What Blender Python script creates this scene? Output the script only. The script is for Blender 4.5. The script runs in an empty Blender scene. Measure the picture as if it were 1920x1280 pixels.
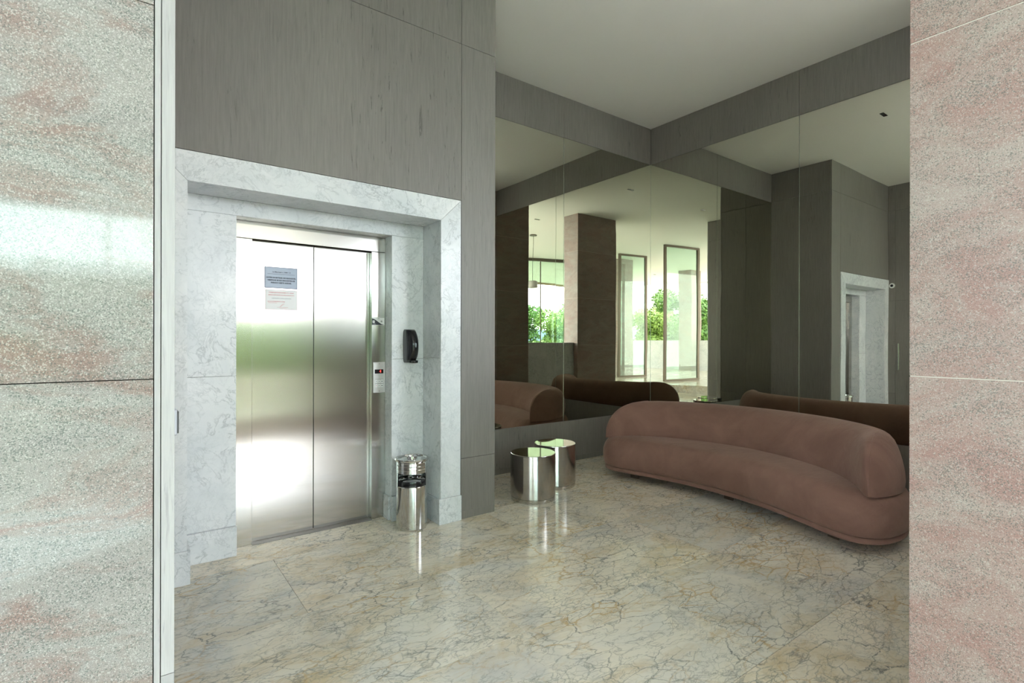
import bpy, bmesh, math, random
from mathutils import Vector, Matrix

S = bpy.context.scene
COL = S.collection
PI = math.pi

# ------------------------------------------------------------------ camera
cam_data = bpy.data.cameras.new('camera')
cam = bpy.data.objects.new('camera', cam_data)
COL.objects.link(cam)
cam.location = (0, 0, 1.447)
cam.rotation_mode = 'XYZ'
YAW, ROLL = math.radians(36.4454), math.radians(-0.1112)
cam.matrix_world = (Matrix.Translation((0, 0, 1.447)) @ Matrix.Rotation(-YAW, 4, 'Z')
                    @ Matrix.Rotation(PI / 2, 4, 'X') @ Matrix.Rotation(-ROLL, 4, 'Z'))
cam_data.sensor_width = 36.0
cam_data.lens = 975.27 / 1920 * 36.0
cam_data.shift_y = (636.77 - 640) / 1920.0
cam_data.clip_start = 0.05
cam_data.clip_end = 400
S.camera = cam

# ------------------------------------------------------------------ world, sun, exposure
W = bpy.data.worlds.new('sky')
S.world = W
W.use_nodes = True
wn, wl = W.node_tree.nodes, W.node_tree.links
wn.clear()
wo = wn.new('ShaderNodeOutputWorld')
wb = wn.new('ShaderNodeBackground')
wb.inputs['Strength'].default_value = 6.4
tc = wn.new('ShaderNodeTexCoord')
sp = wn.new('ShaderNodeSeparateXYZ')
wl.new(tc.outputs['Generated'], sp.inputs[0])
rmp = wn.new('ShaderNodeValToRGB')
rmp.color_ramp.elements[0].position = 0.0
rmp.color_ramp.elements[0].color = (0.86, 0.92, 0.97, 1)
rmp.color_ramp.elements[1].position = 0.7
rmp.color_ramp.elements[1].color = (0.52, 0.68, 0.92, 1)
wl.new(sp.outputs['Z'], rmp.inputs[0])
cl = wn.new('ShaderNodeTexNoise')
cl.inputs['Scale'].default_value = 2.2
cl.inputs['Detail'].default_value = 7
mp = wn.new('ShaderNodeMapping')
mp.inputs['Scale'].default_value = (1, 1, 3.5)
wl.new(tc.outputs['Generated'], mp.inputs[0])
wl.new(mp.outputs[0], cl.inputs['Vector'])
cr = wn.new('ShaderNodeValToRGB')
cr.color_ramp.elements[0].position = 0.42
cr.color_ramp.elements[1].position = 0.62
wl.new(cl.outputs['Fac'], cr.inputs[0])
mx = wn.new('ShaderNodeMixRGB')
mx.inputs[2].default_value = (0.97, 0.98, 1.0, 1)
wl.new(cr.outputs[0], mx.inputs[0])
wl.new(rmp.outputs[0], mx.inputs[1])
wl.new(mx.outputs[0], wb.inputs['Color'])
wl.new(wb.outputs[0], wo.inputs[0])

sun_data = bpy.data.lights.new('sun', 'SUN')
sun_data.energy = 4.0
sun_data.angle = math.radians(1.0)
sun_data.color = (1.0, 0.96, 0.88)
sun = bpy.data.objects.new('sun', sun_data)
COL.objects.link(sun)
sun.rotation_euler = Vector((-0.45, -0.55, 0.85)).to_track_quat('Z', 'Y').to_euler()

S.view_settings.view_transform = 'Standard'
S.view_settings.look = 'None'
S.view_settings.gamma = 1.0
S.view_settings.use_curve_mapping = False
S.view_settings.exposure = 1.62
S.cycles.diffuse_bounces = 6
S.cycles.glossy_bounces = 7
S.cycles.transparent_max_bounces = 16
S.cycles.max_bounces = 14

# ------------------------------------------------------------------ constants of the room (metres)
HC = 4.31      # ceiling
XM = 5.712     # right mirror wall
YM = 4.568     # rear mirror wall
XE = 2.491     # corner of the lift wall
YA = 3.613     # lift wall
XL = 0.108     # left wall
HT = 3.827     # top of mirrors / upper wood joint
HB = 0.488     # bottom of mirrors / lower wood joint
XF0, XF1, HF = 0.283, 1.971, 2.383   # recess of marble surround
XF2, HF2 = 2.151, 2.562
YB = 3.909     # back marble of recess
XO0, XO1, HO = 0.5855, 1.694, 2.277  # opening of the lift
YS = 4.035     # steel jamb face
YD = 4.085     # door leaf face
XD0, XD1, HD = 0.704, 1.576, 2.1535

# ------------------------------------------------------------------ material helpers
def mat(name):
    m = bpy.data.materials.new(name)
    m.use_nodes = True
    nt = m.node_tree
    b = nt.nodes['Principled BSDF']
    return m, nt, b

def plain(name, col, rough=0.5, metal=0.0, **kw):
    m, nt, b = mat(name)
    b.inputs['Base Color'].default_value = (*col, 1)
    b.inputs['Roughness'].default_value = rough
    b.inputs['Metallic'].default_value = metal
    n = nt.nodes.new('ShaderNodeTexNoise')
    n.inputs['Scale'].default_value = kw.get('nscale', 40)
    n.inputs['Detail'].default_value = 3
    t = nt.nodes.new('ShaderNodeTexCoord')
    nt.links.new(t.outputs['Object'], n.inputs['Vector'])
    mr = nt.nodes.new('ShaderNodeMapRange')
    mr.inputs['To Min'].default_value = max(0, rough - kw.get('rv', 0.03))
    mr.inputs['To Max'].default_value = rough + kw.get('rv', 0.03)
    nt.links.new(n.outputs['Fac'], mr.inputs['Value'])
    nt.links.new(mr.outputs[0], b.inputs['Roughness'])
    if 'spec' in kw: b.inputs['Specular IOR Level'].default_value = kw['spec']
    return m

class N:
    """tiny node builder"""
    def __init__(s, nt): s.nt = nt
    def n(s, t, **kw):
        x = s.nt.nodes.new(t)
        for k, v in kw.items():
            if k.startswith('_'): setattr(x, k[1:], v)
            else: x.inputs[k.replace('_', ' ')].default_value = v
        return x
    def l(s, a, b): s.nt.links.new(a, b)
    def coords(s, scale=(1, 1, 1), rand=True, rot=(0, 0, 0)):
        t = s.n('ShaderNodeTexCoord')
        src = t.outputs['Object']
        if rand:
            oi = s.n('ShaderNodeObjectInfo')
            m1 = s.n('ShaderNodeVectorMath', _operation='SCALE')
            m1.inputs[0].default_value = (37.3, 61.7, 23.9)
            s.l(oi.outputs['Random'], m1.inputs['Scale'])
            ad = s.n('ShaderNodeVectorMath', _operation='ADD')
            s.l(src, ad.inputs[0]); s.l(m1.outputs[0], ad.inputs[1])
            src = ad.outputs[0]
        mp = s.n('ShaderNodeMapping')
        mp.inputs['Scale'].default_value = scale
        mp.inputs['Rotation'].default_value = rot
        s.l(src, mp.inputs[0])
        return mp.outputs[0]
    def noise(s, v, scale, detail=4, rough=0.55, dist=0.0, out='Fac'):
        x = s.n('ShaderNodeTexNoise', Scale=scale, Detail=detail, Roughness=rough, Distortion=dist)
        s.l(v, x.inputs['Vector'])
        return x.outputs[out]
    def ramp(s, f, pts):
        r = s.n('ShaderNodeValToRGB')
        e = r.color_ramp.elements
        while len(e) < len(pts): e.new(0.5)
        for i, (p, c) in enumerate(pts):
            e[i].position = p
            e[i].color = (*c, 1) if isinstance(c, tuple) else (c, c, c, 1)
        s.l(f, r.inputs[0])
        return r.outputs[0]
    def mix(s, f, a, b, mode='MIX'):
        m = s.n('ShaderNodeMixRGB', _blend_type=mode)
        for i, q in ((0, f), (1, a), (2, b)):
            if isinstance(q, (int, float)): m.inputs[i].default_value = q
            elif isinstance(q, tuple): m.inputs[i].default_value = (*q, 1)
            else: s.l(q, m.inputs[i])
        return m.outputs[0]
    def math(s, op, a, b=None):
        m = s.n('ShaderNodeMath', _operation=op)
        for i, q in ((0, a), (1, b)):
            if q is None: continue
            if isinstance(q, (int, float)): m.inputs[i].default_value = q
            else: s.l(q, m.inputs[i])
        return m.outputs[0]
    def bump(s, h, strength, dist, b):
        x = s.n('ShaderNodeBump', Strength=strength, Distance=dist)
        s.l(h, x.inputs['Height'])
        s.l(x.outputs[0], b.inputs['Normal'])

def vein(k, v, scale, width, dist=0.6, detail=6):
    """thin ridge lines where a noise crosses one half"""
    f = k.noise(v, scale, detail, 0.6, dist)
    a = k.math('ABSOLUTE', k.math('SUBTRACT', f, 0.5))
    return k.ramp(a, [(0.0, 1.0), (width, 0.0)])

def make_wood(name, c0, c1, dark):
    m, nt, b = mat(name)
    k = N(nt)
    v = k.coords((1, 1, 0.055))
    g1 = k.noise(v, 70, 5, 0.65, 0.4)
    base = k.ramp(g1, [(0.25, c0), (0.75, c1)])
    v2 = k.coords((1, 1, 0.09))
    g2 = k.noise(v2, 26, 5, 0.7, 1.6)
    cath = k.ramp(g2, [(0.60, 0.0), (0.66, 1.0)])
    area = k.ramp(k.noise(k.coords((1, 1, 0.25)), 1.7, 2), [(0.45, 0.15), (0.62, 0.9)])
    pore = k.math('MULTIPLY', cath, area)
    col = k.mix(pore, base, dark)
    v3 = k.coords((1, 1, 0.03))
    g3 = k.ramp(k.noise(v3, 260, 2, 0.5), [(0.55, 0.0), (0.78, 0.25)])
    col = k.mix(g3, col, dark)
    big = k.ramp(k.noise(k.coords((1, 1, .5)), 1.1, 2), [(0.3, 0.9), (0.7, 1.08)])
    col = k.mix(1.0, col, big, 'MULTIPLY')
    k.l(col, b.inputs['Base Color'])
    b.inputs['Roughness'].default_value = 0.42
    b.inputs['Specular IOR Level'].default_value = 0.35
    k.bump(k.math('ADD', g1, k.math('MULTIPLY', pore, -1.5)), 0.25, 0.002, b)
    return m

def make_carrara(name):
    m, nt, b = mat(name)
    k = N(nt)
    v = k.coords((1, 1, 1), rot=(0.5, 0.7, 0.35))
    cloud = k.ramp(k.noise(v, 2.2, 5, 0.6, 0.8), [(0.3, (0.60, 0.63, 0.66)), (0.68, (0.76, 0.77, 0.79))])
    w = k.noise(v, 1.6, 3, out='Color')
    wv = k.mix(0.35, v, w, 'ADD')
    v1 = vein(k, wv, 6.0, 0.022, 0.5, 12)
    v2 = vein(k, wv, 17.0, 0.035, 0.5, 10)
    msk = k.ramp(k.noise(v, 2.4, 4), [(0.38, 0.1), (0.60, 1.0)])
    msk2 = k.ramp(k.noise(v, 3.7, 3), [(0.36, 0.1), (0.60, 1.0)])
    c = k.mix(k.math('MULTIPLY', v1, k.math('MULTIPLY', msk, 0.6)), cloud, (0.30, 0.33, 0.36))
    c = k.mix(k.math('MULTIPLY', v2, k.math('MULTIPLY', msk2, 0.42)), c, (0.40, 0.43, 0.46))
    fl = k.ramp(k.noise(v, 42, 4, 0.7), [(0.60, 0.0), (0.75, 0.4)])
    c = k.mix(k.math('MULTIPLY', fl, msk2), c, (0.32, 0.36, 0.38))
    k.l(c, b.inputs['Base Color'])
    b.inputs['Roughness'].default_value = 0.2
    b.inputs['Specular IOR Level'].default_value = 0.28
    return m

def make_floor_marble(name):
    m, nt, b = mat(name)
    k = N(nt)
    oi = k.n('ShaderNodeObjectInfo')
    v = k.coords((1, 1, 1), rot=(0, 0, 0.5))
    vs = k.coords((0.6, 1.25, 1), rot=(0, 0, 0.95))
    w = k.noise(v, 1.8, 4, out='Color')
    wv = k.mix(0.42, vs, w, 'ADD')
    tone = k.ramp(k.noise(v, 1.5, 5, 0.6, 1.0), [(0.28, (0.58, 0.575, 0.56)), (0.5, (0.80, 0.74, 0.635)), (0.72, (0.71, 0.69, 0.645))])
    tr = k.ramp(oi.outputs['Random'], [(0.0, (0.80, 0.83, 0.86)), (0.3, (0.97, 0.965, 0.96)), (0.7, (1.0, 0.96, 0.91)), (1.0, (0.90, 0.91, 0.91))])
    tone = k.mix(1.0, tone, tr, 'MULTIPLY')
    # ochre stains
    och = k.ramp(k.noise(wv, 2.6, 8, 0.7, 0.8), [(0.48, 0.0), (0.68, 0.6)])
    c = k.mix(och, tone, (0.52, 0.37, 0.17))
    # crackle network of fine grey lines
    def crack(scale, width, amt, col, c, mlo, mhi, ms):
        vo = k.n('ShaderNodeTexVoronoi', _feature='DISTANCE_TO_EDGE', Scale=scale)
        nz = k.noise(wv, scale * 0.9, 6, 0.6, out='Color')
        vv = k.mix(0.9 / scale, vs, nz, 'ADD')
        k.l(vv, vo.inputs['Vector'])
        ln = k.ramp(vo.outputs['Distance'], [(0.0, 1.0), (width, 0.0)])
        mk = k.ramp(k.noise(v, ms, 5, 0.6), [(mlo, 0.0), (mhi, 1.0)])
        return k.mix(k.math('MULTIPLY', ln, k.math('MULTIPLY', mk, amt)), c, col)
    c = crack(5.2, 0.020, 0.95, (0.15, 0.16, 0.16), c, 0.40, 0.60, 2.4)
    c = crack(13.0, 0.045, 0.85, (0.22, 0.23, 0.22), c, 0.42, 0.60, 2.8)
    c = crack(30.0, 0.08, 0.7, (0.26, 0.27, 0.25), c, 0.46, 0.62, 3.3)
    c = crack(8.0, 0.05, 0.80, (0.48, 0.31, 0.12), c, 0.48, 0.62, 2.0)
    v1 = vein(k, wv, 7.5, 0.014, 0.5, 12)
    c = k.mix(k.math('MULTIPLY', v1, 0.5), c, (0.18, 0.19, 0.18))
    k.l(c, b.inputs['Base Color'])
    b.inputs['Roughness'].default_value = 0.11
    b.inputs['Specular IOR Level'].default_value = 0.62
    return m

def make_granite(name, pink, speckscale, base_a, base_b, pk_lo, pk_hi, rough=0.10):
    m, nt, b = mat(name)
    k = N(nt)
    v = k.coords((1, 1, 1), rot=(0, 0.45, 0))
    st = k.coords((0.7, 1, 2.0), rot=(0, 0.45, 0))
    w = k.noise(st, 1.3, 4, out='Color')
    fl = k.mix(0.55, st, w, 'ADD')
    flow = k.noise(fl, 2.0, 8, 0.68, 1.1)
    pk = k.ramp(flow, [(pk_lo, 0.0), (pk_hi, 1.0)])
    grain = k.noise(v, speckscale, 3, 0.75)
    ga = k.ramp(grain, [(0.35, base_a), (0.62, base_b)])
    gp = k.ramp(grain, [(0.35, tuple(x * 0.72 for x in pink)), (0.62, tuple(min(1, x * 1.35) for x in pink))])
    c = k.mix(k.math('MULTIPLY', pk, 0.8), ga, gp)
    # dark green mica clusters
    vo = k.n('ShaderNodeTexVoronoi', Scale=speckscale * 0.9)
    k.l(v, vo.inputs['Vector'])
    sx = k.n('ShaderNodeSeparateColor'); k.l(vo.outputs['Color'], sx.inputs[0])
    den = k.ramp(k.noise(fl, 4.5, 6, 0.75, 0.8), [(0.42, 0.03), (0.64, 0.36)])
    spk = k.math('LESS_THAN', sx.outputs[0], den)
    c = k.mix(k.math('MULTIPLY', spk, 0.62), c, (0.08, 0.10, 0.095))
    spk2 = k.math('GREATER_THAN', sx.outputs[1], 0.88)
    c = k.mix(k.math('MULTIPLY', spk2, 0.35), c, (0.55, 0.55, 0.52))
    k.l(c, b.inputs['Base Color'])
    b.inputs['Roughness'].default_value = rough
    b.inputs['Specular IOR Level'].default_value = 0.5
    return m

def make_steel(name, rough, col=(0.52, 0.505, 0.48), brush=(3, 3, 260), amt=0.08, bumpk=0.02, aniso=0.0):
    m, nt, b = mat(name)
    k = N(nt)
    v = k.coords(brush, rand=False)
    n1 = k.noise(v, 1.0, 4, 0.7)
    b.inputs['Metallic'].default_value = 1.0
    c = k.mix(1.0, col, k.ramp(n1, [(0.2, 0.93), (0.8, 1.05)]), 'MULTIPLY')
    k.l(c, b.inputs['Base Color'])
    mr = k.n('ShaderNodeMapRange'); mr.inputs['To Min'].default_value = rough - amt / 2
    mr.inputs['To Max'].default_value = rough + amt / 2
    sm = k.noise(k.coords((1, 1, .5), rand=False), 3.0, 5, 0.6, 1.5)
    k.l(sm, mr.inputs['Value']); k.l(mr.outputs[0], b.inputs['Roughness'])
    if bumpk: k.bump(n1, bumpk, 0.001, b)
    if aniso:
        # brushing spreads reflections sideways: tangent runs horizontally along the door
        ge = k.n('ShaderNodeNewGeometry')
        tg = k.n('ShaderNodeVectorMath', _operation='CROSS_PRODUCT')
        tg.inputs[1].default_value = (0, 0, 1)
        k.l(ge.outputs['Normal'], tg.inputs[0])
        b.inputs['Anisotropic'].default_value = aniso
        k.l(tg.outputs[0], b.inputs['Tangent'])
    return m

def make_velvet():
    m, nt, b = mat('velvet')
    k = N(nt)
    v = k.coords(rand=False)
    n1 = k.noise(v, 3.0, 6, 0.6, 0.8)
    c = k.ramp(n1, [(0.3, (0.20, 0.110, 0.088)), (0.7, (0.26, 0.152, 0.122))])
    k.l(c, b.inputs['Base Color'])
    b.inputs['Roughness'].default_value = 0.85
    b.inputs['Specular IOR Level'].default_value = 0.15
    b.inputs['Sheen Weight'].default_value = 0.28
    b.inputs['Sheen Roughness'].default_value = 0.4
    b.inputs['Sheen Tint'].default_value = (0.95, 0.78, 0.68, 1)
    fine = k.noise(v, 420, 2)
    wr = k.noise(k.coords((1, 1.6, 1), rand=False), 9, 3, 0.5, 1.2)
    k.bump(k.math('ADD', k.math('MULTIPLY', fine, 0.12), wr), 0.32, 0.015, b)
    return m

def make_leaf(name, c0, c1):
    m, nt, b = mat(name)
    k = N(nt)
    c = k.ramp(k.noise(k.coords(), 3, 4), [(0.3, c0), (0.7, c1)])
    k.l(c, b.inputs['Base Color'])
    b.inputs['Roughness'].default_value = 0.5
    return m

def make_glass(name, tint, refl=0.12):
    m = bpy.data.materials.new(name)
    m.use_nodes = True
    nt = m.node_tree; nt.nodes.clear(); k = N(nt)
    o = k.n('ShaderNodeOutputMaterial')
    tr = k.n('ShaderNodeBsdfTransparent'); tr.inputs[0].default_value = (*tint, 1)
    gl = k.n('ShaderNodeBsdfGlossy', Roughness=0.01); gl.inputs[0].default_value = (0.9, 1, 0.95, 1)
    fr = k.n('ShaderNodeFresnel', IOR=1.52)
    ge = k.n('ShaderNodeNewGeometry')
    front = k.math('SUBTRACT', 1.0, ge.outputs['Backfacing'])
    f = k.math('MULTIPLY', k.math('ADD', fr.outputs[0], refl), front)
    ms = k.n('ShaderNodeMixShader')
    k.l(f, ms.inputs[0]); k.l(tr.outputs[0], ms.inputs[1]); k.l(gl.outputs[0], ms.inputs[2])
    k.l(ms.outputs[0], o.inputs[0])
    return m

def make_mirror():
    m, nt, b = mat('bronze_mirror')
    k = N(nt)
    b.inputs['Base Color'].default_value = (0.65, 0.655, 0.57, 1)
    b.inputs['Metallic'].default_value = 1.0
    b.inputs['Roughness'].default_value = 0.0
    # the glass is very slightly wavy, as real sheet mirror is
    wv = k.noise(k.coords(rand=True), 1.3, 1, 0.4)
    k.bump(wv, 0.06, 0.012, b)
    return m

wood = make_wood('grey_oak', (0.175, 0.163, 0.150), (0.228, 0.214, 0.198), (0.09, 0.083, 0.075))
wood_daylit = make_wood('grey_oak_daylit', (0.31, 0.31, 0.315), (0.40, 0.40, 0.405), (0.18, 0.18, 0.19))  # same oak as the walls, made paler to paint in the daylight on it
carrara = make_carrara('carrara_marble')
floor_marble = make_floor_marble('cream_marble')
granite_l = make_granite('rose_green_granite', (0.20, 0.135, 0.122), 400, (0.175, 0.172, 0.165), (0.315, 0.305, 0.298), 0.47, 0.60, 0.06)
granite_r = make_granite('rose_granite', (0.275, 0.16, 0.145), 400, (0.27, 0.22, 0.20), (0.41, 0.355, 0.335), 0.36, 0.60, 0.42)
steel_door = make_steel('brushed_steel', 0.185, brush=(2, 2, 200), amt=0.015, bumpk=0.0, aniso=0.95)
steel_jamb = make_steel('jamb_steel', 0.18, brush=(160, 160, 2), amt=0.015, bumpk=0.0, aniso=0.95)
steel_pol = make_steel('polished_steel', 0.10, (0.66, 0.655, 0.64), (2, 2, 160), 0.05, 0.0)
steel_drum = make_steel('drum_steel', 0.15, (0.56, 0.545, 0.52), (2, 2, 120), 0.06, 0.0)
chrome = plain('chrome', (0.75, 0.75, 0.75), 0.06, 1.0)
top_mirror = plain('polished_top', (0.72, 0.74, 0.66), 0.035, 1.0, rv=0.01)
velvet = make_velvet()
black_plastic = plain('black_plastic', (0.012, 0.012, 0.014), 0.16)
smoke_plastic = plain('smoke_plastic', (0.10, 0.105, 0.11), 0.18)
dark_gap = plain('dark_joint', (0.03, 0.028, 0.026), 0.8)
pale_gap = plain('pale_grout', (0.62, 0.60, 0.56), 0.7)
ceil_paint = plain('ceiling_paint', (0.80, 0.795, 0.77), 0.75)
wall_paint = plain('outdoor_plaster', (0.75, 0.73, 0.68), 0.8)
bronze = plain('bronze_frame', (0.10, 0.075, 0.055), 0.38, 0.6)
mirror_m = make_mirror()
glass = make_glass('door_glass', (0.84, 0.95, 0.90), 0.02)
mirror_edge = plain('mirror_edge', (0.62, 0.66, 0.56), 0.12, 0.6)
white_plate = plain('white_plate', (0.72, 0.73, 0.73), 0.35)
grey_switch = plain('grey_metal_plate', (0.48, 0.50, 0.56), 0.35, 0.4)
black_ink = plain('black_ink', (0.03, 0.035, 0.05), 0.6)
red_ink = plain('red_ink', (0.60, 0.10, 0.14), 0.6)
grey_ink = plain('grey_ink', (0.35, 0.38, 0.42), 0.6)
blue_plate = plain('blue_grey_plate', (0.33, 0.39, 0.50), 0.3)
navy_rim = plain('navy_rim', (0.04, 0.05, 0.10), 0.4)
paper = plain('white_paper', (0.82, 0.81, 0.82), 0.6)
bark = plain('bark', (0.16, 0.12, 0.09), 0.9)
leaf_a = make_leaf('leaf_green', (0.05, 0.12, 0.02), (0.14, 0.25, 0.05))
leaf_b = make_leaf('leaf_yellow_green', (0.14, 0.24, 0.04), (0.30, 0.40, 0.09))
grass_m = make_leaf('grass', (0.20, 0.205, 0.15), (0.30, 0.30, 0.24))
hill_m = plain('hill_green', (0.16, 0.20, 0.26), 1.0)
dark_glass = plain('window_glass', (0.05, 0.06, 0.07), 0.08)
pebble_m = plain('terracotta', (0.40, 0.20, 0.12), 0.8)
sill_m = plain('sill_metal', (0.22, 0.21, 0.20), 0.45, 0.8)
panel_steel = plain('panel_steel', (0.58, 0.58, 0.57), 0.42, 0.5)
led, _nt, _b = mat('red_led')
_b.inputs['Base Color'].default_value = (0.5, 0.01, 0.01, 1)
_b.inputs['Emission Color'].default_value = (1, 0.04, 0.03, 1)
_b.inputs['Emission Strength'].default_value = 1.2

# ------------------------------------------------------------------ object helpers
def link(name, me, m, parent=None, loc=(0, 0, 0), rot=(0, 0, 0)):
    o = bpy.data.objects.new(name, me)
    COL.objects.link(o)
    o.location = loc
    o.rotation_euler = rot
    if m is not None and not me.materials: me.materials.append(m)
    if parent is not None: o.parent = parent
    return o

def empty(name, loc=(0, 0, 0), rz=0.0):
    o = bpy.data.objects.new(name, None)
    COL.objects.link(o)
    o.location = loc; o.rotation_euler = (0, 0, rz)
    o.empty_display_size = 0.1
    return o

def tag(o, label, cat, group=None, kind=None):
    o['label'] = label; o['category'] = cat
    if group: o['group'] = group
    if kind: o['kind'] = kind
    return o

def struct(o):
    o['kind'] = 'structure'
    return o

def smooth(me, ang=35):
    for p in me.polygons: p.use_smooth = True
    me.set_sharp_from_angle(angle=math.radians(ang))

def box_me(sx, sy, sz, bev=0.0, seg=2):
    bm = bmesh.new()
    bmesh.ops.create_cube(bm, size=1.0)
    bmesh.ops.scale(bm, vec=(sx, sy, sz), verts=bm.verts)
    if bev > 0:
        bmesh.ops.bevel(bm, geom=bm.edges[:], offset=bev, segments=seg, affect='EDGES', profile=0.5)
    me = bpy.data.meshes.new('box'); bm.to_mesh(me); bm.free()
    if bev > 0.004: smooth(me, 25)
    return me

def box(name, x0, x1, y0, y1, z0, z1, m, parent=None, bev=0.0, off=(0, 0, 0)):
    """box given by world limits; its origin is its centre (off = parent's location)"""
    me = box_me(x1 - x0, y1 - y0, z1 - z0, bev)
    return link(name, me, m, parent, ((x0 + x1) / 2 - off[0], (y0 + y1) / 2 - off[1], (z0 + z1) / 2 - off[2]))

def lathe_me(prof, seg=64, cap_bottom=False, cap_top=False, ang=30):
    bm = bmesh.new()
    rings = []
    for r, z in prof:
        rings.append([bm.verts.new((r * math.cos(2 * PI * i / seg), r * math.sin(2 * PI * i / seg), z)) for i in range(seg)])
    for a, b in zip(rings, rings[1:]):
        for i in range(seg):
            j = (i + 1) % seg
            bm.faces.new((a[i], a[j], b[j], b[i]))
    if cap_bottom: bm.faces.new(rings[0][::-1])
    if cap_top: bm.faces.new(rings[-1])
    bmesh.ops.recalc_face_normals(bm, faces=bm.faces[:]) if (cap_bottom and cap_top) else None
    me = bpy.data.meshes.new('lathe'); bm.to_mesh(me); bm.free()
    smooth(me, ang)
    return me

def tube_me(pts, r, seg=8, cap=True):
    bm = bmesh.new()
    rings = []
    P = [Vector(p) for p in pts]
    up = Vector((0, 0, 1))
    for i, p in enumerate(P):
        d = (P[min(i + 1, len(P) - 1)] - P[max(i - 1, 0)]).normalized()
        a = d.cross(up)
        if a.length < 1e-3: a = Vector((1, 0, 0))
        a.normalize(); b = d.cross(a).normalized()
        rr = r[i] if isinstance(r, (list, tuple)) else r
        rings.append([bm.verts.new(p + rr * (math.cos(2 * PI * k / seg) * a + math.sin(2 * PI * k / seg) * b)) for k in range(seg)])
    for u, v in zip(rings, rings[1:]):
        for k in range(seg):
            bm.faces.new((u[k], u[(k + 1) % seg], v[(k + 1) % seg], v[k]))
    if cap:
        bm.faces.new(rings[0][::-1]); bm.faces.new(rings[-1])
    bmesh.ops.recalc_face_normals(bm, faces=bm.faces[:])
    me = bpy.data.meshes.new('tube'); bm.to_mesh(me); bm.free()
    smooth(me, 50)
    return me

def prism_me(poly, z0, z1):
    bm = bmesh.new()
    a = [bm.verts.new((x, y, z0)) for x, y in poly]
    b = [bm.verts.new((x, y, z1)) for x, y in poly]
    bm.faces.new(a[::-1]); bm.faces.new(b)
    n = len(poly)
    for i in range(n):
        bm.faces.new((a[i], a[(i + 1) % n], b[(i + 1) % n], b[i]))
    bmesh.ops.recalc_face_normals(bm, faces=bm.faces[:])
    me = bpy.data.meshes.new('prism'); bm.to_mesh(me); bm.free()
    return me

def text(name, body, size, loc, m, parent, align='CENTER', rot=(PI / 2, 0, 0), ext=0.0003, bold=0.0):
    cu = bpy.data.curves.new('t', 'FONT')
    cu.body = body; cu.size = size; cu.align_x = align; cu.align_y = 'CENTER'
    cu.extrude = ext; cu.offset = bold; cu.resolution_u = 3
    to = bpy.data.objects.new('t', cu)
    COL.objects.link(to)
    bpy.context.view_layer.update()
    me = bpy.data.meshes.new_from_object(to.evaluated_get(bpy.context.evaluated_depsgraph_get()))
    bpy.data.objects.remove(to); bpy.data.curves.remove(cu)
    me.materials.clear()
    return link(name, me, m, parent, loc, rot)

def panels(parent, name, axis, plane, cuts_a, cuts_z, m, thick=0.018, gap=0.003, sign=-1, bev=0.0015):
    """flush cladding panels with recessed joints. axis 'x': run along x on plane y, facing sign*y"""
    out = []
    for a0, a1 in zip(cuts_a, cuts_a[1:]):
        for z0, z1 in zip(cuts_z, cuts_z[1:]):
            g = gap / 2
            t0, t1 = (plane, plane - sign * thick)
            lo, hi = min(t0, t1), max(t0, t1)
            if axis == 'x': o = box(name, a0 + g, a1 - g, lo, hi, z0 + g, z1 - g, m, parent, bev)
            else: o = box(name, lo, hi, a0 + g, a1 - g, z0 + g, z1 - g, m, parent, bev)
            out.append(o)
    return out

# ------------------------------------------------------------------ FLOOR
floor = struct(box('floor', -0.9, XM + 0.35, 0.0, YM + 0.2, -0.10, -0.0225, pale_gap))
TL, TW = 1.64, 0.82
tile_cache = {}
def tile(x0, x1, y0, y1, parent, m=floor_marble, z0=-0.022, z1=0.0):
    key = (round(x1 - x0, 4), round(y1 - y0, 4), m.name, round(z1 - z0, 4))
    if key not in tile_cache:
        me = box_me(x1 - x0, y1 - y0, z1 - z0, 0.0008, 1)
        me.materials.append(m)
        tile_cache[key] = me
    o = link('tile', tile_cache[key], None, parent, ((x0 + x1) / 2, (y0 + y1) / 2, (z0 + z1) / 2))
    return o
foff = (floor.location.x, floor.location.y, floor.location.z)
rows = [0.0 + 0.395 - TW, ]
y = 0.395 - TW
ri = 0
while y < YM + 0.15:
    y1 = min(y + TW, YM + 0.15); y0 = max(y, 0.0)
    x = -0.87 + (0.82 if ri % 2 else 0.0) - (1.64 if ri % 2 else 0)
    while x < XM + 0.3:
        x0 = max(x, -0.87); x1 = min(x + TL, XM + 0.3)
        if x1 - x0 > 0.05:
            t = tile(x0 + 0.0008, x1 - 0.0008, y0 + 0.0008, y1 - 0.0008, None)
            t.parent = floor
            t.location = t.location - floor.location
        x += TL
    y += TW; ri += 1

# ------------------------------------------------------------------ CEILING
ceiling = struct(box('ceiling', -10.5, 7.6, -11.0, YM + 0.2, HC, HC + 0.25, ceil_paint))
trim = struct(box('trim_2', -10.5, 7.6, -11.12, -11.0, HC - 0.10, HC + 0.3, plain('eave', (0.30, 0.20, 0.13), 0.7)))

# ------------------------------------------------------------------ WALLS (a dark backing and the cladding panels on it)
def backing(name, x0, x1, y0, y1, z0=0.0, z1=HC, m=dark_gap):
    return struct(box(name, x0, x1, y0, y1, z0, z1, m))

def fam(parent, objs):
    for o in objs:
        o.parent = parent
        o.location = o.location - parent.location

T = 0.018
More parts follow.
